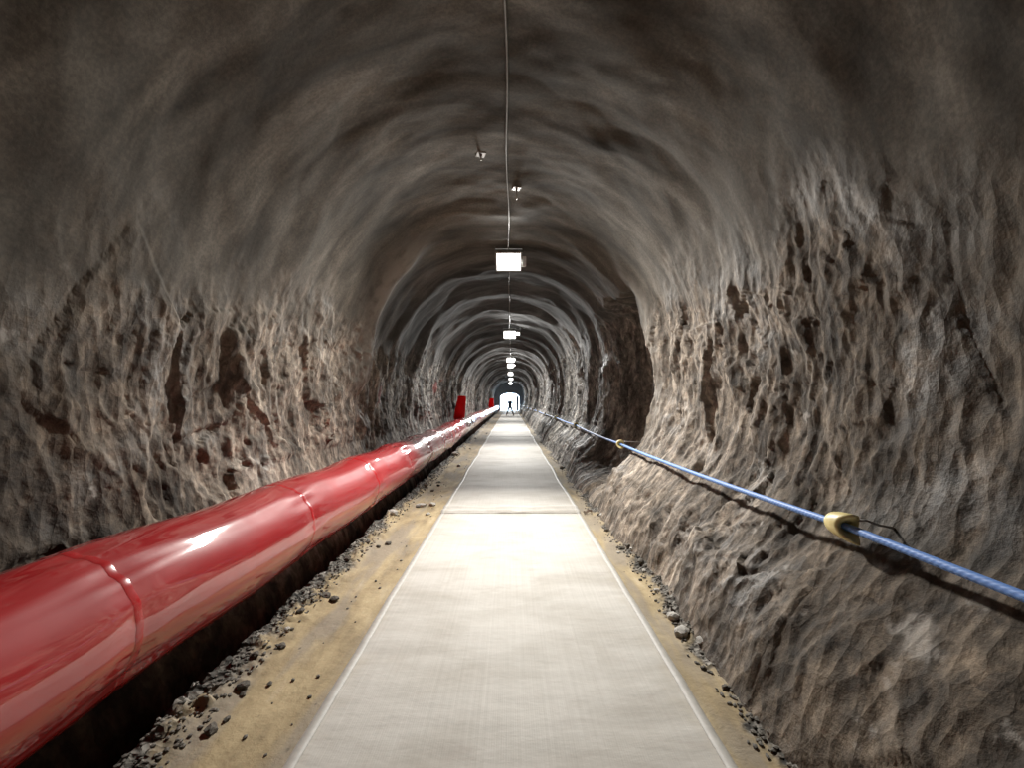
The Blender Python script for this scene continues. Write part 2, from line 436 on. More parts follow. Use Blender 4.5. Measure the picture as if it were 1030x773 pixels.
# analytic vertex normals on the whole shell so the pieces shade as one surface
du = np.gradient(G, axis=0); dv = np.gradient(G, axis=1)
nn = np.cross(du, dv); nn /= np.linalg.norm(nn, axis=2)[..., None] + 1e-9
s0 = np.argmax(prof[:, 1] > 3.0); s1 = NS - 1 - np.argmax(prof[::-1, 1] > 3.0)
inward = np.stack([NXs, np.zeros_like(NXs), NZs], 2)
flip = (nn * inward).sum() < 0
def shell(name, a, b):
    g = G[:, a:b + 1]; n1 = g.shape[1]
    idx = np.arange(NY * n1).reshape(NY, n1)
    quad = np.stack([idx[:-1, :-1], idx[:-1, 1:], idx[1:, 1:], idx[1:, :-1]], -1).reshape(-1, 4)
    if not flip: quad = quad[:, ::-1]
    # winding so that faces look into the tunnel
    e1 = g.reshape(-1, 3)[quad[0, 1]] - g.reshape(-1, 3)[quad[0, 0]]; e2 = g.reshape(-1, 3)[quad[0, 2]] - g.reshape(-1, 3)[quad[0, 0]]
    if np.dot(np.cross(e1, e2), inward[0, a]) < 0: quad = quad[:, ::-1]
    me = bpy.data.meshes.new(name)
    me.vertices.add(NY * n1); me.vertices.foreach_set('co', g.reshape(-1).astype(np.float32))
    nf = len(quad)
    me.loops.add(nf * 4); me.loops.foreach_set('vertex_index', quad.reshape(-1).astype(np.int32))
    me.polygons.add(nf); me.polygons.foreach_set('loop_start', (np.arange(nf) * 4).astype(np.int32))
    me.update(calc_edges=True); me.validate()
    me.polygons.foreach_set('use_smooth', np.ones(nf, bool))
    at = me.attributes.new('rock', 'FLOAT', 'POINT'); at.data.foreach_set('value', rockm.reshape(NY, NS)[:, a:b + 1].reshape(-1).astype(np.float32))
    at = me.attributes.new('lit_tone', 'FLOAT', 'POINT'); at.data.foreach_set('value', lit_tone.reshape(NY, NS)[:, a:b + 1].reshape(-1).astype(np.float32))
    vn = (nn[:, a:b + 1] * (-1 if flip else 1)).reshape(-1, 3)
    me.normals_split_custom_set_from_vertices([tuple(v) for v in vn])
    me.materials.append(M['rock'])
    o = bpy.data.objects.new(name, me); col.objects.link(o)
    return tag(o, kind='structure')
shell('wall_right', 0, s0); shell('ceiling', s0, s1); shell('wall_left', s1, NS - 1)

def wall_x(side, y, z):
    """x of the finished rock face at a height and depth"""
    j = int(np.argmin(np.abs(ys - y)))
    row = G[j]; h = NS // 2
    part = row[:h] if side > 0 else row[h:]
    return float(part[np.argmin(np.abs(part[:, 2] - z)), 0])
def roof_z(x, y):
    j = int(np.argmin(np.abs(ys - y))); row = G[j][s0:s1]
    return float(row[np.argmin(np.abs(row[:, 0] - x)), 2])

# added unseen end wall that keeps sky light out; the gallery runs on
bm = bmesh.new(); box(bm, -.2, -9.1, 2, 6.5, .3, 5.5, .03); tag(bm_obj('wall_light_block', bm, M['concrete']), kind='structure')
# portal wall: two jambs and a lintel in one shell
bm = bmesh.new()
outer = [(-3.4, -.4), (-3.4, 5.4), (3.1, 5.4), (3.1, -.4)]
inner = [(-1.52, -.4), (-1.52, 2.05)] + [(-.1 - 1.42 * math.cos(t), 2.05 + .62 * math.sin(t)) for t in np.linspace(.12, math.pi - .12, 13)] + [(1.32, 2.05), (1.32, -.4)]
loop = outer[:1] + outer[1:] + list(reversed(inner))
f = bm.faces.new([bm.verts.new((x, END - .1, z)) for x, z in loop])
r = bmesh.ops.extrude_face_region(bm, geom=[f]); bmesh.ops.translate(bm, vec=(0, .6, 0), verts=[v for v in r['geom'] if isinstance(v, bmesh.types.BMVert)])
bmesh.ops.triangulate(bm, faces=bm.faces)
tag(bm_obj('wall_portal', bm, M['concrete']), kind='structure')
bm = bmesh.new(); box(bm, 0, END + 30.5, -.2, 60, 60, .3)
tag(bm_obj('floor_outside', bm, M['outside']), kind='structure')

# ------------------------------------------------------------------ floor
xs = np.concatenate([np.linspace(-2.75, -.95, 130), np.linspace(-.9, .9, 12), np.linspace(.95, 2.45, 110)])
fy = ys[ys > -9]; FX, FY = np.meshgrid(xs, fy)
fp = np.stack([FX.ravel(), FY.ravel(), np.zeros(FX.size)], 1)
gl = sstep(-1.42, -1.68, 0) * 0
gw = fbm(fp, 1.3, 3, seed=5) * .18
glr = np.maximum(sstep(1.14, 1.34, fp[:, 0] + gw), sstep(1.42, 1.62, -fp[:, 0] + gw))
fz = swell(fp[:, 1]) + .012 * fbm(fp, 2.5, 4, seed=6) * sstep(1.0, 1.1, np.abs(fp[:, 0]))
fz += glr * (.02 + .05 * np.abs(cells(fp * 11, 8)) + .035 * fbm(fp, 6, 3, seed=9) + .02 * np.abs(cells(fp * 24, 18)))
fz += np.where(fp[:, 0] > 0, .22 * np.clip(fp[:, 0] - 1.2, 0, 1), .10 * np.clip(-fp[:, 0] - 1.6, 0, 1))
ditch = sstep(1.70, 1.84, -fp[:, 0] + .05 * fbm(fp, 1.7, 3, seed=55))
fz -= .006 + .46 * ditch * (1 - .25 * fbm(fp, 2, 3, seed=56))
nfx = len(xs); idx = np.arange(len(fp)).reshape(len(fy), nfx)
quad = np.stack([idx[:-1, :-1], idx[:-1, 1:], idx[1:, 1:], idx[1:, :-1]], -1).reshape(-1, 4)
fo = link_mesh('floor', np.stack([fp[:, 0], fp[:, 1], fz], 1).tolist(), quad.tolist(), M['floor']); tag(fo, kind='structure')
FZ = fz.reshape(len(fy), nfx)
def floor_z(x, y):
    return float(FZ[int(np.argmin(np.abs(fy - y))), int(np.argmin(np.abs(xs - x)))])

# ------------------------------------------------------------------ matting
def mat_roll(y0, y1, lift, label, group=None, crumple=0.):
    L = y1 - y0
    n = max(20, int(L / max(.02, .004 * max(y0, 1))));
    yv = np.linspace(y0, y1, n); xv = np.linspace(-1, 1, 61)
    A, B = np.meshgrid(xv, yv)
    P3 = np.stack([A.ravel(), B.ravel(), np.zeros(A.size)], 1)
    wob = .018 * fbm(np.stack([np.zeros(A.size), B.ravel(), np.sign(A.ravel()) * 5], 1), .6, 3, seed=12) * np.abs(A.ravel()) ** 4
    z = swell(B.ravel()) + lift * sstep(0, .10, B.ravel() - y0) + .0045 + .0035 * sstep(0, .1, B.ravel() - y0) + .010 * fbm(P3 * np.array([.7, 1.6, 1]), 1.1, 3, seed=13)
    z += .006 * np.abs(fbm(P3 * np.array([1, 3, 1]), 2.2, 2, seed=19)) * sstep(.55, .95, np.abs(A.ravel()))
    if crumple:
        t = B.ravel() - y0
        rg2 = np.exp(-((t - .07 - .05 * fbm(P3, 2.5, 2, seed=14)) / .045) ** 2) + .6 * np.exp(-((t - .30 - .07 * fbm(P3, 2, 2, seed=15)) / .06) ** 2)
        z += crumple * rg2 * np.maximum(.15, .7 + .5 * fbm(P3, 3, 3, seed=16))
        z += crumple * .8 * sstep(.75, 1, np.abs(A.ravel())) * np.abs(fbm(P3, 7, 3, seed=17)) * np.exp(-t / .5)
    Xw = A.ravel() * .99 + wob
    m = len(xv); N1 = len(z)
    top = np.stack([Xw, B.ravel(), z], 1); bot = top.copy(); bot[:, 2] -= .004
    ii = np.arange(N1).reshape(n, m)
    F = np.stack([ii[:-1, :-1], ii[:-1, 1:], ii[1:, 1:], ii[1:, :-1]], -1).reshape(-1, 4).tolist()
    F += (np.array(F)[:, ::-1] + N1).tolist()
    rim = list(ii[0, :]) + list(ii[1:, -1]) + list(ii[-1, -2::-1]) + list(ii[-2:0:-1, 0])
    for k in range(len(rim)):
        a, b2 = int(rim[k]), int(rim[(k + 1) % len(rim)])
        F.append((a, a + N1, b2 + N1, b2))
    root = empty('floor_mat', (0, y0, swell(y0)), label, 'mat', group)
    def off(v): v = np.array(v); v[:, 1] -= y0; v[:, 2] -= float(swell(y0)); return v.tolist()
    sheet = link_mesh('woven_sheet', off(np.vstack([top, bot])), F, M['mat'], root)
    zz = z.reshape(n, m); Xg = Xw.reshape(n, m)
    for side in (0, m - 1):
        s = -1 if side == 0 else 1
        V = []; FF = []
        for i in range(n):
            x = Xg[i, side] - s * .03
            zc = np.interp(x, Xg[i], zz[i])
            for (dx, dz) in ((-.024, .0005), (-.022, .0045), (.020, .0045), (.0235, .0005)):
                V.append((x + dx, yv[i], max(zc, np.interp(x + dx, Xg[i], zz[i])) + dz))
        for i in range(n - 1):
            for k in range(3): FF.append((i * 4 + k, i * 4 + k + 1, i * 4 + 4 + k + 1, i * 4 + 4 + k))
        link_mesh('hem', off(V), FF, M['hem'], sheet)
    return root
mat_roll(-3.0, 6.36, -.004, 'nearest length of off-white woven floor matting, widest in view, in the foreground')
mat_roll(6.24, 12.7, .006, 'second length of pale matting, its rumpled end overlapping the nearest length', crumple=.036)
mat_roll(12.6, 19.0, .0, 'third length of pale matting, beyond the rumpled length and level with the white stone', crumple=.012)
yv0 = 18.9
for k in range(7):
    y1 = min(yv0 + 6.9, END + .4)
    mat_roll(yv0, y1, .010 if k % 2 == 0 else 0., 'far length of pale matting on the tunnel floor, banded with light and shade', 'far lengths of floor matting', crumple=.008)
    yv0 = y1 - .1
    if y1 >= END: break

# ------------------------------------------------------------------ duct
SEAM = 1.66
def duct_c(y):
    x = np.interp(y, [-4, 2, 5, 9, 14, 20, 66], [-1.93, -1.93, -1.90, -1.86, -1.88, -1.92, -1.92])
    z = np.interp(y, [-4, 2, 5, 9, 14, 20, 66], [.60, .59, .575, .56, .57, .58, .60])
    x += .008 * math.sin(y * 1.1 + .4) + .004 * math.sin(y * 2.7)
    z += .006 * math.sin(y * .83 + 1.) + .008 * math.sin(2 * math.pi * (y - 1.93) / SEAM + .5)
    return x, z
Y0, Y1 = -3.2, 61.0
DR = .338
dy_ = [Y0]
while dy_[-1] < Y1:
    y = dy_[-1]; dy_.append(y + (max(.03, .004 * y)))
nd = 72
dyA = np.array(dy_)
th = np.linspace(0, 2 * math.pi, nd, endpoint=False)
T, YY = np.meshgrid(th, dyA)
tseam = np.abs(((YY - 1.93) / SEAM + .5) % 1 - .5) * SEAM
kseam = np.floor((YY - 1.93) / SEAM + .5)
P3 = np.stack([np.cos(T).ravel() * .8, YY.ravel(), np.sin(T).ravel() * .8], 1)
r = DR * np.ones_like(T)
r *= 1 - .018 * np.exp(-(tseam / .09) ** 2)
Pw = P3 * np.array([6.5, .8, 6.5])
r += (.012 * gnoise(Pw, 33) * 2).reshape(T.shape) * np.exp(-(tseam / .25) ** 2) * (1 + 1.3 * sstep(4, 9, YY))
r += (.006 * fbm(P3, 1.3, 3, seed=34)).reshape(T.shape)
sag = 1 - (tseam / (SEAM / 2) - 1) ** 2            # 0 at seam, 1 at mid span
ang = R(60) - R(7) * (1 - (1 - tseam / (SEAM / 2)) ** 2)
dang = (T - ang + math.pi) % (2 * math.pi) - math.pi
r += .010 * np.exp(-(dang / .07) ** 2)                # the carried fold along the top
r -= .012 * np.exp(-((T - R(105)) / .45) ** 2) * (tseam / (SEAM / 2))
cx = np.array([duct_c(y)[0] for y in dyA])[:, None]; cz = np.array([duct_c(y)[1] for y in dyA])[:, None]
DV = np.stack([cx + r * np.cos(T), YY, cz + r * np.sin(T)], 2)
n = len(dyA); ii = np.arange(n * nd).reshape(n, nd); jj = np.roll(ii, -1, axis=1)
F = np.stack([ii[:-1], ii[1:], jj[1:], jj[:-1]], -1).reshape(-1, 4).tolist()
V = DV.reshape(-1, 3)
droot = empty('ventilation_duct', (-1.9, 0, .24), 'long glossy red flexible air duct running along the foot of the left wall', 'duct')
ld = Vector(droot.location)
V2 = np.vstack([V, [[float(cx[-1, 0]), Y1 + .02, float(cz[-1, 0])], [float(cx[0, 0]), Y0 - .02, float(cz[0, 0])]]]) - np.array(ld)
cI = len(V)
for k in range(nd):
    F.append((int(ii[-1, k]), cI, int(jj[-1, k]))); F.append((int(jj[0, k]), cI + 1, int(ii[0, k])))
link_mesh('duct_tube', V2.tolist(), F, M['duct'], droot)
k = math.ceil((Y0 - 1.93) / SEAM)
while 1.93 + k * SEAM < Y1 - .5:
    ysm = 1.93 + k * SEAM; k += 1
    Vs, Fs = [], []
    j = int(np.argmin(np.abs(dyA - ysm)))
    w = .020
    for (dy, dr) in ((-w, .0005), (-w * .8, .0012), (w * .8, .0012), (w, .0005)):
        rr = np.interp(ysm + dy, dyA, np.arange(n)); j0 = int(rr); f = rr - j0
        ring = DV[j0] * (1 - f) + DV[min(j0 + 1, n - 1)] * f
        x, z = duct_c(ysm + dy); c0 = np.array([x, ysm + dy, z])
        dirn = np.stack([np.cos(th), 0 * th, np.sin(th)], 1)
        Vs += (ring + dirn * dr - np.array(ld)).tolist()
    for a in range(3):
        for b2 in range(nd): Fs.append((a * nd + b2, (a + 1) * nd + b2, (a + 1) * nd + (b2 + 1) % nd, a * nd + (b2 + 1) % nd))
    link_mesh('seam_band', Vs, Fs, M['seam'], droot)

# upright red bags tied off the top of the duct
def duct_riser(y, h, w, lean, label, group=None):
    x, z = duct_c(y); root = empty('duct_outlet', (x - .15, y, z + DR * .80), label, 'duct outlet', group)
    V, F = [], []; K = 22; m = 28
    for i in range(K + 1):
        t = i / K; zz = t * h
        ww = w * (.80 + .20 * sstep(0, .08, t)) * (1 - .32 * t); dd = .10 * (1 - .45 * t) + .05 * math.exp(-t / .08)
        if t > .93: q = (t - .93) / .07; ww *= math.sqrt(max(.02, 1 - (q * .93) ** 2)) * .25 + .75; dd *= math.sqrt(max(.02, 1 - (q * .95) ** 2))
        for a in range(m):
            ph = 2 * math.pi * a / m
            cxx = math.copysign(abs(math.cos(ph)) ** .6, math.cos(ph)); syy = math.copysign(abs(math.sin(ph)) ** .8, math.sin(ph))
            wr = .008 * math.sin(9 * zz / h + 3 * ph) + .006 * math.sin(23 * t + ph * 5)
            V.append((lean * (t - .3 * t * t) + (ww / 2 + wr) * cxx, (dd + wr) * syy, zz))
    for i in range(K):
        for a in range(m): F.append((i * m + a, i * m + (a + 1) % m, (i + 1) * m + (a + 1) % m, (i + 1) * m + a))
    F.append(tuple(reversed(range(m)))); F.append(tuple(K * m + a for a in range(m)))
    link_mesh('fabric_sleeve', V, F, M['sleeve'], root)
    Vt, Ft = [], []
    for i in range(13):
        pass
    pts = [((w * .36) * math.cos(a), (.125) * math.sin(a), .03) for a in np.linspace(0, 2 * math.pi, 25)]
    tube('tie_band', pts, .014, M['seam'], root, 8)
    return root
duct_riser(17.3, .92, .46, .18, 'tall bright red fabric sleeve standing up from the red duct, nearer and larger of two')
duct_riser(46.5, .95, .62, .1, 'farther and smaller of two red fabric sleeves standing on the duct')

# ------------------------------------------------------------------ lamps
LAMPS = [(-.03, 7.5, 4.0), (-.03, 15.9, 4.0), (0, 26.0, 4.0), (0, 30.2, 4.0), (0, 39.7, 4.0), (.05, 49.6, 4.0), (0, 62.0, 4.0)]
TILT = R(43)
def build_lamp(w, hgt):
    root = empty('flood_lamp', (0, 0, 0), 'lamp', 'lamp')
    mt = Matrix.Rotation(TILT, 4, 'X')        # panel looks towards -y and down
    # local: x width, z panel length, -y outward
    bm = bmesh.new(); box(bm, 0, .030, 0, w + .045, .055, hgt + .045, .008, mt)
    for k in range(7): box(bm, (k - 3) * w / 7.2, .068, 0, .008, .030, hgt * .8, 0, mt)
    bm_obj('housing', bm, M['housing'], root)
    bm = bmesh.new()
    for (x, z, sx, sz) in ((0, hgt / 2 + .010, w + .05, .022), (0, -hgt / 2 - .010, w + .05, .022), (w / 2 + .012, 0, .022, hgt), (-w / 2 - .012, 0, .022, hgt)):
        box(bm, x, -.004, z, sx, .022, sz, .003, mt)
    bm_obj('bezel', bm, M['housing'], root)
    bm = bmesh.new(); box(bm, 0, -.001, 0, w, .008, hgt, 0, mt); bm_obj('lamp_glass', bm, M['lamp'], root)
    bm = bmesh.new()
    for s in (-1, 1): box(bm, s * (w / 2 + .034), .03, .11, .008, .03, .26, .002)
    box(bm, 0, .03, .238, w + .075, .03, .008, .002)
    bm_obj('bracket', bm, M['steel'], root)
    return root
W0, H0 = .40, .31
proto = build_lamp(W0, H0)
ords = ['nearest and largest lit floodlight under the tunnel roof', 'second lit floodlight from the viewer, hung below the roof beside a smaller lamp',
        'third floodlight from the viewer, upper of a close pair in view', 'fourth floodlight from the viewer, just under the third in view']
def area(loc, w, h, power, color=(1, .965, .90), tilt=None):
    L = bpy.data.lights.new('lamp_light', 'AREA'); L.shape = 'RECTANGLE'; L.size = w; L.size_y = h; L.energy = power; L.color = color; L.spread = R(112)
    o = bpy.data.objects.new('lamp_light', L); col.objects.link(o)
    t = TILT if tilt is None else tilt
    nd_ = Vector((0, -math.cos(t), -math.sin(t)))
    o.location = Vector(loc) + nd_ * .012
    o.rotation_euler = nd_.to_track_quat('-Z', 'Y').to_euler()
    return o
POWER = 222
for i, (x, y, z) in enumerate(LAMPS):
    o = proto if i == 0 else copy_tree(proto)
    o.location = (x, y, z)
    tag(o, ords[i] if i < 4 else 'distant lit floodlight in the row towards the bright tunnel mouth', 'lamp', 'far floodlights' if i >= 4 else None)
    area((x, y, z), W0, H0, POWER * (1.0 if i == 0 else .62), (1, .965, .905) if i == 0 else (1, .985, .95))
    # hanger from the bracket to the rock
    rz = roof_z(x, y + .03)
    tube('hanger_rod', [(0, .03, .24), (0, .03, max(.27, rz - z + .05))], .007, M['steel'], o, 6)
# pale box beside the nearest lamp; small second lamps beside the next ones
jb = empty('junction_box', (.235, 7.50, 4.0), 'small pale junction box just right of the nearest floodlight', 'junction box')
bm = bmesh.new(); box(bm, 0, 0, 0, .07, .09, .17, .01); bm_obj('box_body', bm, M['box'], jb)
bm = bmesh.new(); box(bm, 0, -.052, 0, .064, .014, .16, .004); bm_obj('lid', bm, M['box'], jb)
tube('mounting_arm', [(-.20, .05, .05), (-.10, .05, .05), (-.03, .05, .05)], .008, M['steel'], jb, 6)
sm = build_lamp(.16, .10)
for i, (x, y, z, lb) in enumerate([(.26, 16.5, 4.13, 'small lit lamp just right of the second floodlight'), (.20, 26.6, 4.10, 'small lit lamp right of the third floodlight'), (.23, 30.9, 4.08, 'small lit lamp right of the fourth floodlight')]):
    o = sm if i == 0 else copy_tree(sm)
    o.location = (x, y, z); tag(o, lb, 'lamp')
    area((x, y, z), .16, .10, 45, (1, .985, .95))
    tube('hanger_rod', [(0, .03, .24), (0, .03, max(.25, roof_z(x, y) - z + .05))], .007, M['steel'], o, 6)

# power cable clipped under the roof, lamp to lamp
def cable_pts(a, b, sagv):
    out = []
    K = max(6, int((b[1] - a[1]) / .25))
    for i in range(K + 1):
        t = i / K; y = a[1] + (b[1] - a[1]) * t; x = a[0] + (b[0] - a[0]) * t + .012 * math.sin(y * 2.3)
        top = min(roof_z(x, y + q_) for q_ in (-.15, 0, .15)) - .035
        e = min(1, min(t, 1 - t) * K / 2.5)
        zl = a[2] + (b[2] - a[2]) * t
        out.append((x, y, zl * (1 - e) + top * e))
    return out
cp = []
prev = (-.06, -6.0, roof_z(0, -6) - .05)
for (x, y, z) in LAMPS:
    cp += cable_pts(prev, (x, y + .07, z + .16), 0)
    prev = (x, y + .10, z + .16)
tag(tube('power_cable', cp, .0095, M['cable'], None, 8), 'thin grey power cable running along the crown of the roof from lamp to lamp', 'cable')

# rock bolts in the roof
def rock_bolt(x, y, label, ln=.14):
    z = roof_z(x, y); root = empty('rock_bolt', (x, y, z), label, 'bolt')
    bm = bmesh.new(); box(bm, 0, 0, -.004, .10, .10, .012, .003, Matrix.Rotation(.3, 4, 'Z')); bm_obj('face_plate', bm, M['steel'], root)
    bm = bmesh.new(); bmesh.ops.create_cone(bm, segments=6, radius1=.018, radius2=.018, depth=.022, cap_ends=True); bmesh.ops.translate(bm, vec=(0, 0, -.02), verts=bm.verts); bm_obj('nut', bm, M['steel'], root)
    tube('bolt_end', [(0, 0, .02), (0, 0, -ln * .6), (.006, 0, -ln)], .010, M['box'], root, 8)
rock_bolt(.075, 5.45, 'short pale bolt end poking from the roof, right of the cable and nearer the lamp')
rock_bolt(-.33, 4.75, 'small bolt end in the roof left of the cable', .07)

# ------------------------------------------------------------------ hand rope
HOLD = [-2.4, 2.25, 6.8, 11.4, 16.4, 21.4, 27, 32, 37, 42.0]
def rope_p(y):
    d = np.interp(y, [-2.4, 2.25, 6.8, 11.4, 16.4, 21.4, 27, 42], [.68, .639, .675, .64, .634, .67, .66, .66])
    x = 1.70
    for a, b in zip(HOLD[:-1], HOLD[1:]):
        if a <= y <= b: t = (y - a) / (b - a); d += .022 * 4 * t * (1 - t) * (.35 if a < 2.25 else 1.)
    if y > 27: x = 1.70 - (y - 27) / 15 * .22
    return Vector((x, y, 1.6 - d))
rp = [tuple(rope_p(y)) for y in np.concatenate([np.arange(-2.4, 12, .1), np.arange(12, 42.01, .35)])]
tag(tube('hand_rope', rp, .0185, M['rope'], None, 12), 'thick blue rope strung along the right wall as a handrail', 'rope')

def build_holder():
    root = empty('rope_holder', (0, 0, 0), 'holder', 'rope holder')
    V, F = [], []; m = 28
    prof2 = [(.092, .020), (.098, .030), (.092, .042), (.074, .053), (.048, .060), (.02, .064), (-.01, .065), (-.035, .064)]
    def ring(yy, rr, t):
        for a in range(m):
            ph = 2 * math.pi * a / m
            fork = abs(math.sin(ph + .15)) ** 2.2
            lng = .075 if math.sin(ph) < 0 else .050
            yb = yy - t * (lng * fork - .012)
            V.append((rr * math.cos(ph) * .88, yb, rr * math.sin(ph) * (1 + .10 * t)))
    for i, (yy, rr) in enumerate(prof2): ring(yy, rr, (i / 7) ** 2.5)
    ring(-.036, .054, 1.0); ring(-.020, .036, .55); ring(-.004, .019, .1)
    K = len(V) // m
    for i in range(K - 1):
        for a in range(m): F.append((i * m + a, i * m + (a + 1) % m, (i + 1) * m + (a + 1) % m, (i + 1) * m + a))
    F.append(tuple(range(m))); F.append(tuple(reversed([(K - 1) * m + a for a in range(m)])))
    link_mesh('plastic_cap', V, F, M['yellow'], root)
    return root
hp = build_holder()
hl = ['large cream-yellow plastic holder on the blue rope, nearest the viewer', 'second yellow rope holder from the viewer, in front of the dark rock pocket']
for i, y in enumerate(HOLD[1:-1]):
    o = hp if i == 0 else copy_tree(hp)
    pz = rope_p(y); o.location = pz
    dvec = (rope_p(y + .1) - rope_p(y - .1)).normalized(); o.rotation_euler = (math.asin(dvec.z), 0, 0)
    tag(o, hl[i] if i < 2 else 'small distant yellow holder on the blue rope against the right wall', 'rope holder', None if i < 2 else 'distant rope holders')
for o in [o for o in col.objects if o.name.startswith('rope_holder')]:
    y = o.location.y; wx = wall_x(1, y - .12, o.location.z + .01) - o.location.x
    tube('anchor_rod', [(.03, -.03, .035), (.06, -.07, .045), (max(.09, wx * .6), -.10, .03), (max(.12, wx + .05), -.12, .01)], .006, M['steel'], o, 8)

# galvanised railing near the mouth that takes over from the rope
rl = empty('steel_railing', (1.36, 42, 0), 'grey steel railing on the right of the matting near the bright tunnel mouth', 'railing')
def railx(y): return 1.48 - (y - 42) / 18 * .25
for y in (42.0, 46.0, 50.0, 54.0, 58.0):
    bm = bmesh.new(); x = railx(y)
    box(bm, x - 1.36, y - 42, .47, .055, .055, .98, .004); box(bm, x - 1.36, y - 42, .0, .14, .14, .012, .002)
    bm_obj('post', bm, M['galv'], rl)
for zz in (.98, .55):
    tube('rail', [(railx(y) - 1.36, y - 42, zz) for y in (41.9, 46, 50, 54, 58.1)], .024, M['galv'], rl, 8)

# open gate leaf at the mouth
gt = empty('mesh_gate', (1.02, 64.6, 0), 'dark blue upright gate leaf standing open at the right of the bright tunnel mouth', 'gate')
bm = bmesh.new()
for (x, z, sx, sz) in ((-.13, 1.15, .05, 2.24), (.13, 1.15, .05, 2.24), (0, 2.25, .31, .05), (0, .08, .31, .05), (0, 1.1, .31, .05)): box(bm, x, 0, z, sx, .05, sz, .004)
bm_obj('gate_frame', bm, M['gate'], gt)
bm = bmesh.new(); box(bm, 0, .005, .60, .22, .02, 1.0); box(bm, 0, .005, 1.67, .22, .02, 1.1); gp = bm_obj('gate_panel', bm, M['gate'], gt)
tube('handle', [(-.10, -.03, 1.0), (-.10, -.07, 1.02), (-.10, -.07, 1.14), (-.10, -.03, 1.16)], .008, M['steel'], gp, 6)

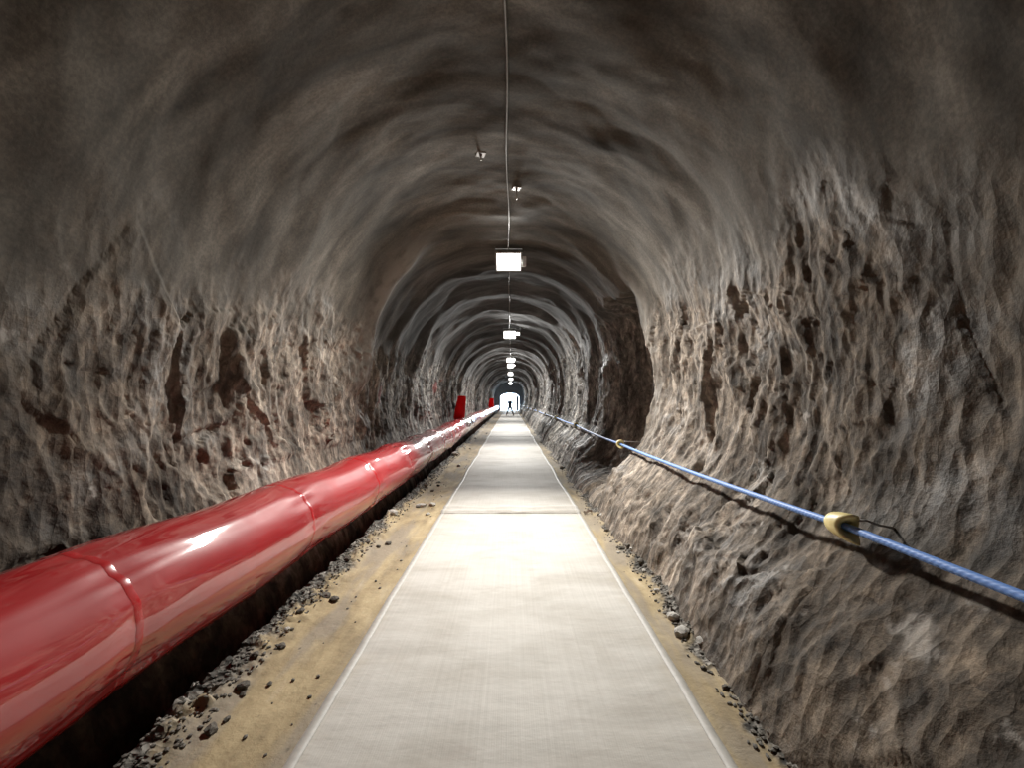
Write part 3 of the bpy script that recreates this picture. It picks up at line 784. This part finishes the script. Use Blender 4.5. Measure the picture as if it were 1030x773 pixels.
# ------------------------------------------------------------------ person near the mouth
def skin_obj(name, verts, edges, radii, mat, parent, sub=2):
    me = bpy.data.meshes.new(name); me.from_pydata(verts, edges, []); me.update()
    o = bpy.data.objects.new(name, me); col.objects.link(o)
    sk = o.modifiers.new('skin', 'SKIN'); sk.use_smooth_shade = True
    for v, r_ in zip(me.skin_vertices[0].data, radii): v.radius = r_ if isinstance(r_, tuple) else (r_, r_)
    me.skin_vertices[0].data[0].use_root = True
    ss = o.modifiers.new('sub', 'SUBSURF'); ss.levels = sub; ss.render_levels = sub
    me.materials.append(mat); o.parent = parent
    return o
def make_person(x, y):
    z0 = float(swell(y)) + .018
    root = empty('person', (x, y, z0), 'person in dark blue jacket standing legs apart on the far matting, backlit', 'person')
    v = [(0, 0, .93), (0, 0, 1.08), (0, -.01, 1.25), (0, 0, 1.40), (0, 0, 1.50), (0, -.02, 1.60), (0, -.02, 1.70)]
    e = [(0, 1), (1, 2), (2, 3), (3, 4), (4, 5), (5, 6)]
    r_ = [(.155, .11), (.135, .095), (.165, .11), (.15, .09), (.055, .055), (.078, .092), (.062, .075)]
    def add(pts, rads, at):
        prevv = at
        for q_, rr in zip(pts, rads):
            v.append(q_); r_.append(rr); e.append((prevv, len(v) - 1)); prevv = len(v) - 1
        return prevv
    hands = []
    for s in (-1, 1):
        add([(s * .10, 0, .84), (s * .22, -.02, .48), (s * .33, .02, .12), (s * .345, .0, .05), (s * .37, -.15, .035)], [(.088, .09), .058, .042, (.042, .045), (.040, .028)], 0)
        h = add([(s * .20, 0, 1.41), (s * .30, .02, 1.14), (s * .36, -.06, .90), (s * .37, -.075, .83)], [.058, .043, .033, (.032, .022)], 3)
        # fingers and thumb
        hx, hy, hz = v[h]
        for k, L in enumerate((.062, .074, .070, .055)):
            oy = -.030 + k * .019
            add([(hx + s * .004, hy + oy, hz - .045), (hx - s * .004, hy + oy, hz - .045 - L * .55), (hx - s * .018, hy + oy, hz - .045 - L)], [.009, .0085, .0075], h)
        add([(hx - s * .010, hy - .040, hz + .005), (hx - s * .016, hy - .058, hz - .03)], [.011, .009], h)
    skin_obj('body', v, e, r_, M['skin'], root, 1)
    # jacket
    v2 = [(0, 0, .80), (0, 0, .95), (0, -.01, 1.26), (0, 0, 1.40), (0, .0, 1.49)]; e2 = [(0, 1), (1, 2), (2, 3), (3, 4)]; r2 = [(.19, .14), (.185, .135), (.195, .135), (.18, .115), (.075, .075)]
    for s in (-1, 1):
        b0 = len(v2); v2 += [(s * .21, 0, 1.41), (s * .305, .02, 1.14), (s * .358, -.055, .92)]; r2 += [.078, .060, .050]; e2 += [(3, b0), (b0, b0 + 1), (b0 + 1, b0 + 2)]
    skin_obj('jacket', v2, e2, r2, M['navy'], root, 1)
    v3 = [(0, 0, .93), (0, 0, 1.08)]; e3 = [(0, 1)]; r3 = [(.168, .125), (.15, .11)]
    for s in (-1, 1):
        b0 = len(v3); v3 += [(s * .105, 0, .82), (s * .22, -.02, .48), (s * .325, .015, .14)]; r3 += [(.108, .105), .078, .066]; e3 += [(0, b0), (b0, b0 + 1), (b0 + 1, b0 + 2)]
    skin_obj('trousers', v3, e3, r3, M['dark'], root, 1)
    for s in (-1, 1):
        skin_obj('boot', [(s * .335, .03, .17), (s * .345, .02, .06), (s * .365, -.09, .052), (s * .375, -.19, .045)], [(0, 1), (1, 2), (2, 3)], [.056, (.052, .058), (.052, .048), (.044, .038)], M['boot'], root, 1)
    # hair cap
    bm = bmesh.new(); bmesh.ops.create_uvsphere(bm, u_segments=16, v_segments=10, radius=1)
    bmesh.ops.scale(bm, vec=(.092, .108, .115), verts=bm.verts)
    bmesh.ops.translate(bm, vec=(0, .012, 1.675), verts=bm.verts)
    bmesh.ops.delete(bm, geom=[w for w in bm.verts if w.co.z < 1.60 or (w.co.y < -.055 and w.co.z < 1.70)], context='VERTS')
    hobj = bm_obj('hair', bm, M['hair'], root, True)
    # face details
    for s in (-1, 1):
        bm = bmesh.new(); q1 = bmesh.ops.create_uvsphere(bm, u_segments=8, v_segments=6, radius=.011); bmesh.ops.translate(bm, vec=(s * .031, -.105, 1.655), verts=q1['verts'])
        bm_obj('eye', bm, M['hair'], root, True)
    bm = bmesh.new(); q1 = bmesh.ops.create_cone(bm, segments=8, radius1=.016, radius2=.006, depth=.05, cap_ends=True); bmesh.ops.rotate(bm, cent=(0, 0, 0), matrix=Matrix.Rotation(-.25, 3, 'X'), verts=bm.verts); bmesh.ops.translate(bm, vec=(0, -.112, 1.625), verts=bm.verts)
    bm_obj('nose', bm, M['skin'], root, True)
    bm = bmesh.new(); box(bm, 0, -.098, 1.585, .048, .012, .010, .003); bm_obj('mouth', bm, simple('lips', (.35, .14, .12), .5), root, True)
    for s in (-1, 1):
        bm = bmesh.new(); bmesh.ops.create_uvsphere(bm, u_segments=8, v_segments=6, radius=1); bmesh.ops.scale(bm, vec=(.010, .020, .032), verts=bm.verts); bmesh.ops.translate(bm, vec=(s * .088, -.01, 1.64), verts=bm.verts)
        bm_obj('ear', bm, M['skin'], root, True)
    root.scale = (1.03, 1.03, 1.03)
    return root
make_person(-.05, 46.0)

# ------------------------------------------------------------------ stones
def stone_mesh(name, seed, sub=2, mat=None):
    bm = bmesh.new(); bmesh.ops.create_icosphere(bm, subdivisions=sub, radius=1)
    co = np.array([v.co[:] for v in bm.verts]); rr = 1 + .55 * cells(co * 1.3 + seed * 7.1, seed, .5) + .15 * fbm(co + seed, 2, 2, seed=seed)
    for v, k_ in zip(bm.verts, rr): v.co *= float(k_)
    me = bpy.data.meshes.new(name); bm.to_mesh(me); bm.free(); me.materials.append(mat)
    return me
pale = [stone_mesh('stone', s, 2, M['stonepale']) for s in range(4)]
darkm = [stone_mesh('stone', 10 + s, 2, M['stonedark']) for s in range(4)]
def stone(x, y, size, pal, label, group=None, flat=.6):
    me = rnd.choice(pale if pal else darkm)
    o = bpy.data.objects.new('stone', me); col.objects.link(o)
    s = size / 2
    o.scale = (s * rnd.uniform(.8, 1.25), s * rnd.uniform(.8, 1.25), s * flat)
    o.rotation_euler = (0, 0, rnd.uniform(0, 6.28)); o.location = (x, y, floor_z(x, y) + s * flat * .55)
    return tag(o, label, 'stone', group)
stone(-1.60, 12.7, .20, 1, 'largest white stone, lying far along the left strip beside the duct')
stone(-1.36, 6.7, .15, 1, 'white stone in the middle of the left sandy strip, level with the rumpled mat end', flat=.45)
stone(-1.19, 6.75, .11, 1, 'white stone close to the left mat edge by the rumpled mat end')
stone(-1.16, 6.2, .07, 1, 'smallest white stone touching the left mat edge near the rumpled end')
stone(-1.62, 6.12, .13, 1, 'pale stone in the rubble beside the duct, left of the rumpled mat end')
stone(-1.55, 8.1, .09, 1, 'lone pale stone on the left strip beyond the rumpled mat end')
stone(1.17, 3.05, .10, 1, 'pale angular stone at the foot of the right wall, front one of a cluster')
stone(1.19, 3.26, .08, 1, 'pale angular stone at the foot of the right wall, back one of a cluster', flat=.8)
for i in range(16):
    y = rnd.uniform(2.4, 6.5); stone(rnd.uniform(1.12, 1.28), y, rnd.uniform(.03, .075), i % 3 == 0, 'small broken stone at the foot of the right wall', 'stones at the foot of the right wall')
for i in range(22):
    y = 1.9 + 7 * rnd.random() ** 1.3; stone(rnd.uniform(-1.62, -1.36), y, rnd.uniform(.03, .07), i % 6 == 0, 'small stone in the rubble on the left sandy strip', 'stones on the left strip')
for i in range(14):
    y = rnd.uniform(8, 22); sd = rnd.choice((-1, 1)); 
    stone(rnd.uniform(1.15, 1.45) if sd > 0 else rnd.uniform(-1.6, -1.15), y, rnd.uniform(.05, .11), i % 3 != 0, 'distant small stone beside the far matting', 'stones beside the far matting')

def gravel(name, side, count, label):
    V, F = [], []
    base = stone_mesh('tmp', 77, 1, M['gravel']); bv = np.array([v.co[:] for v in base.vertices]); bf = [tuple(pp.vertices) for pp in base.polygons]
    for i in range(count):
        y = 1.3 + 12 * rnd.random() ** 1.6
        if side > 0: x = 1.13 + .19 * rnd.random() ** .7
        else: x = -1.50 - .20 * rnd.random()
        if rnd.random() < .03: x = side * rnd.uniform(1.06, 1.3)
        s = rnd.uniform(.005, .015); a = rnd.uniform(0, 6.28); ca, sa = math.cos(a), math.sin(a)
        q_ = bv * np.array([s * rnd.uniform(.7, 1.4), s, s * .7]); q_ = np.stack([q_[:, 0] * ca - q_[:, 1] * sa, q_[:, 0] * sa + q_[:, 1] * ca, q_[:, 2]], 1) + np.array([x, y, floor_z(x, y) + s * .3])
        o_ = len(V); V += q_.tolist(); F += [tuple(k + o_ for k in f) for f in bf]
    bpy.data.meshes.remove(base)
    tag(link_mesh(name, V, F, M['gravel'], None, False), label, 'gravel', kind='stuff')
gravel('gravel', -1, 1600, 'loose dark gravel along the foot of the red duct')
gravel('gravel', 1, 1300, 'loose dark gravel along the foot of the right wall')

# scrap of tie wire at the right mat edge
pts = []
for i in range(60):
    a = i / 60 * 5 * math.pi; pts.append((.06 * math.cos(a) * (1 + .3 * math.sin(i)), .05 * math.sin(a * 1.1), .012 + .03 * abs(math.sin(i * .4))))
wr = tube('wire_scrap', pts, .0035, M['rust'], None, 6); wr.location = (1.09, 6.25, floor_z(1.09, 6.25)); tag(wr, 'tangled scrap of rusty wire at the right edge of the rumpled mat end', 'wire')

# ------------------------------------------------------------------ world, camera
w = bpy.data.worlds.new('world'); scene.world = w; w.use_nodes = True
bg = w.node_tree.nodes['Background']; bg.inputs[0].default_value = (.62, .80, 1.0, 1); bg.inputs[1].default_value = 11.0

cam = bpy.data.cameras.new('camera'); co = bpy.data.objects.new('camera', cam); col.objects.link(co); scene.camera = co
cam.sensor_fit = 'HORIZONTAL'; cam.sensor_width = 36; cam.lens = 440 / 1030 * 36; cam.clip_start = .02; cam.clip_end = 300
co.location = (0, 0, 1.6); co.rotation_euler = (R(90 + 2.14), 0, R(-.0))
co.rotation_euler[2] = -math.atan(1.5 / 440)
scene.view_settings.view_transform = 'Standard'; scene.view_settings.look = 'None'; scene.view_settings.gamma = 1; scene.view_settings.use_curve_mapping = False
scene.view_settings.exposure = 0.0
scene.cycles.use_denoising = True
scene.cycles.max_bounces = 8; scene.cycles.diffuse_bounces = 5; scene.cycles.caustics_reflective = False
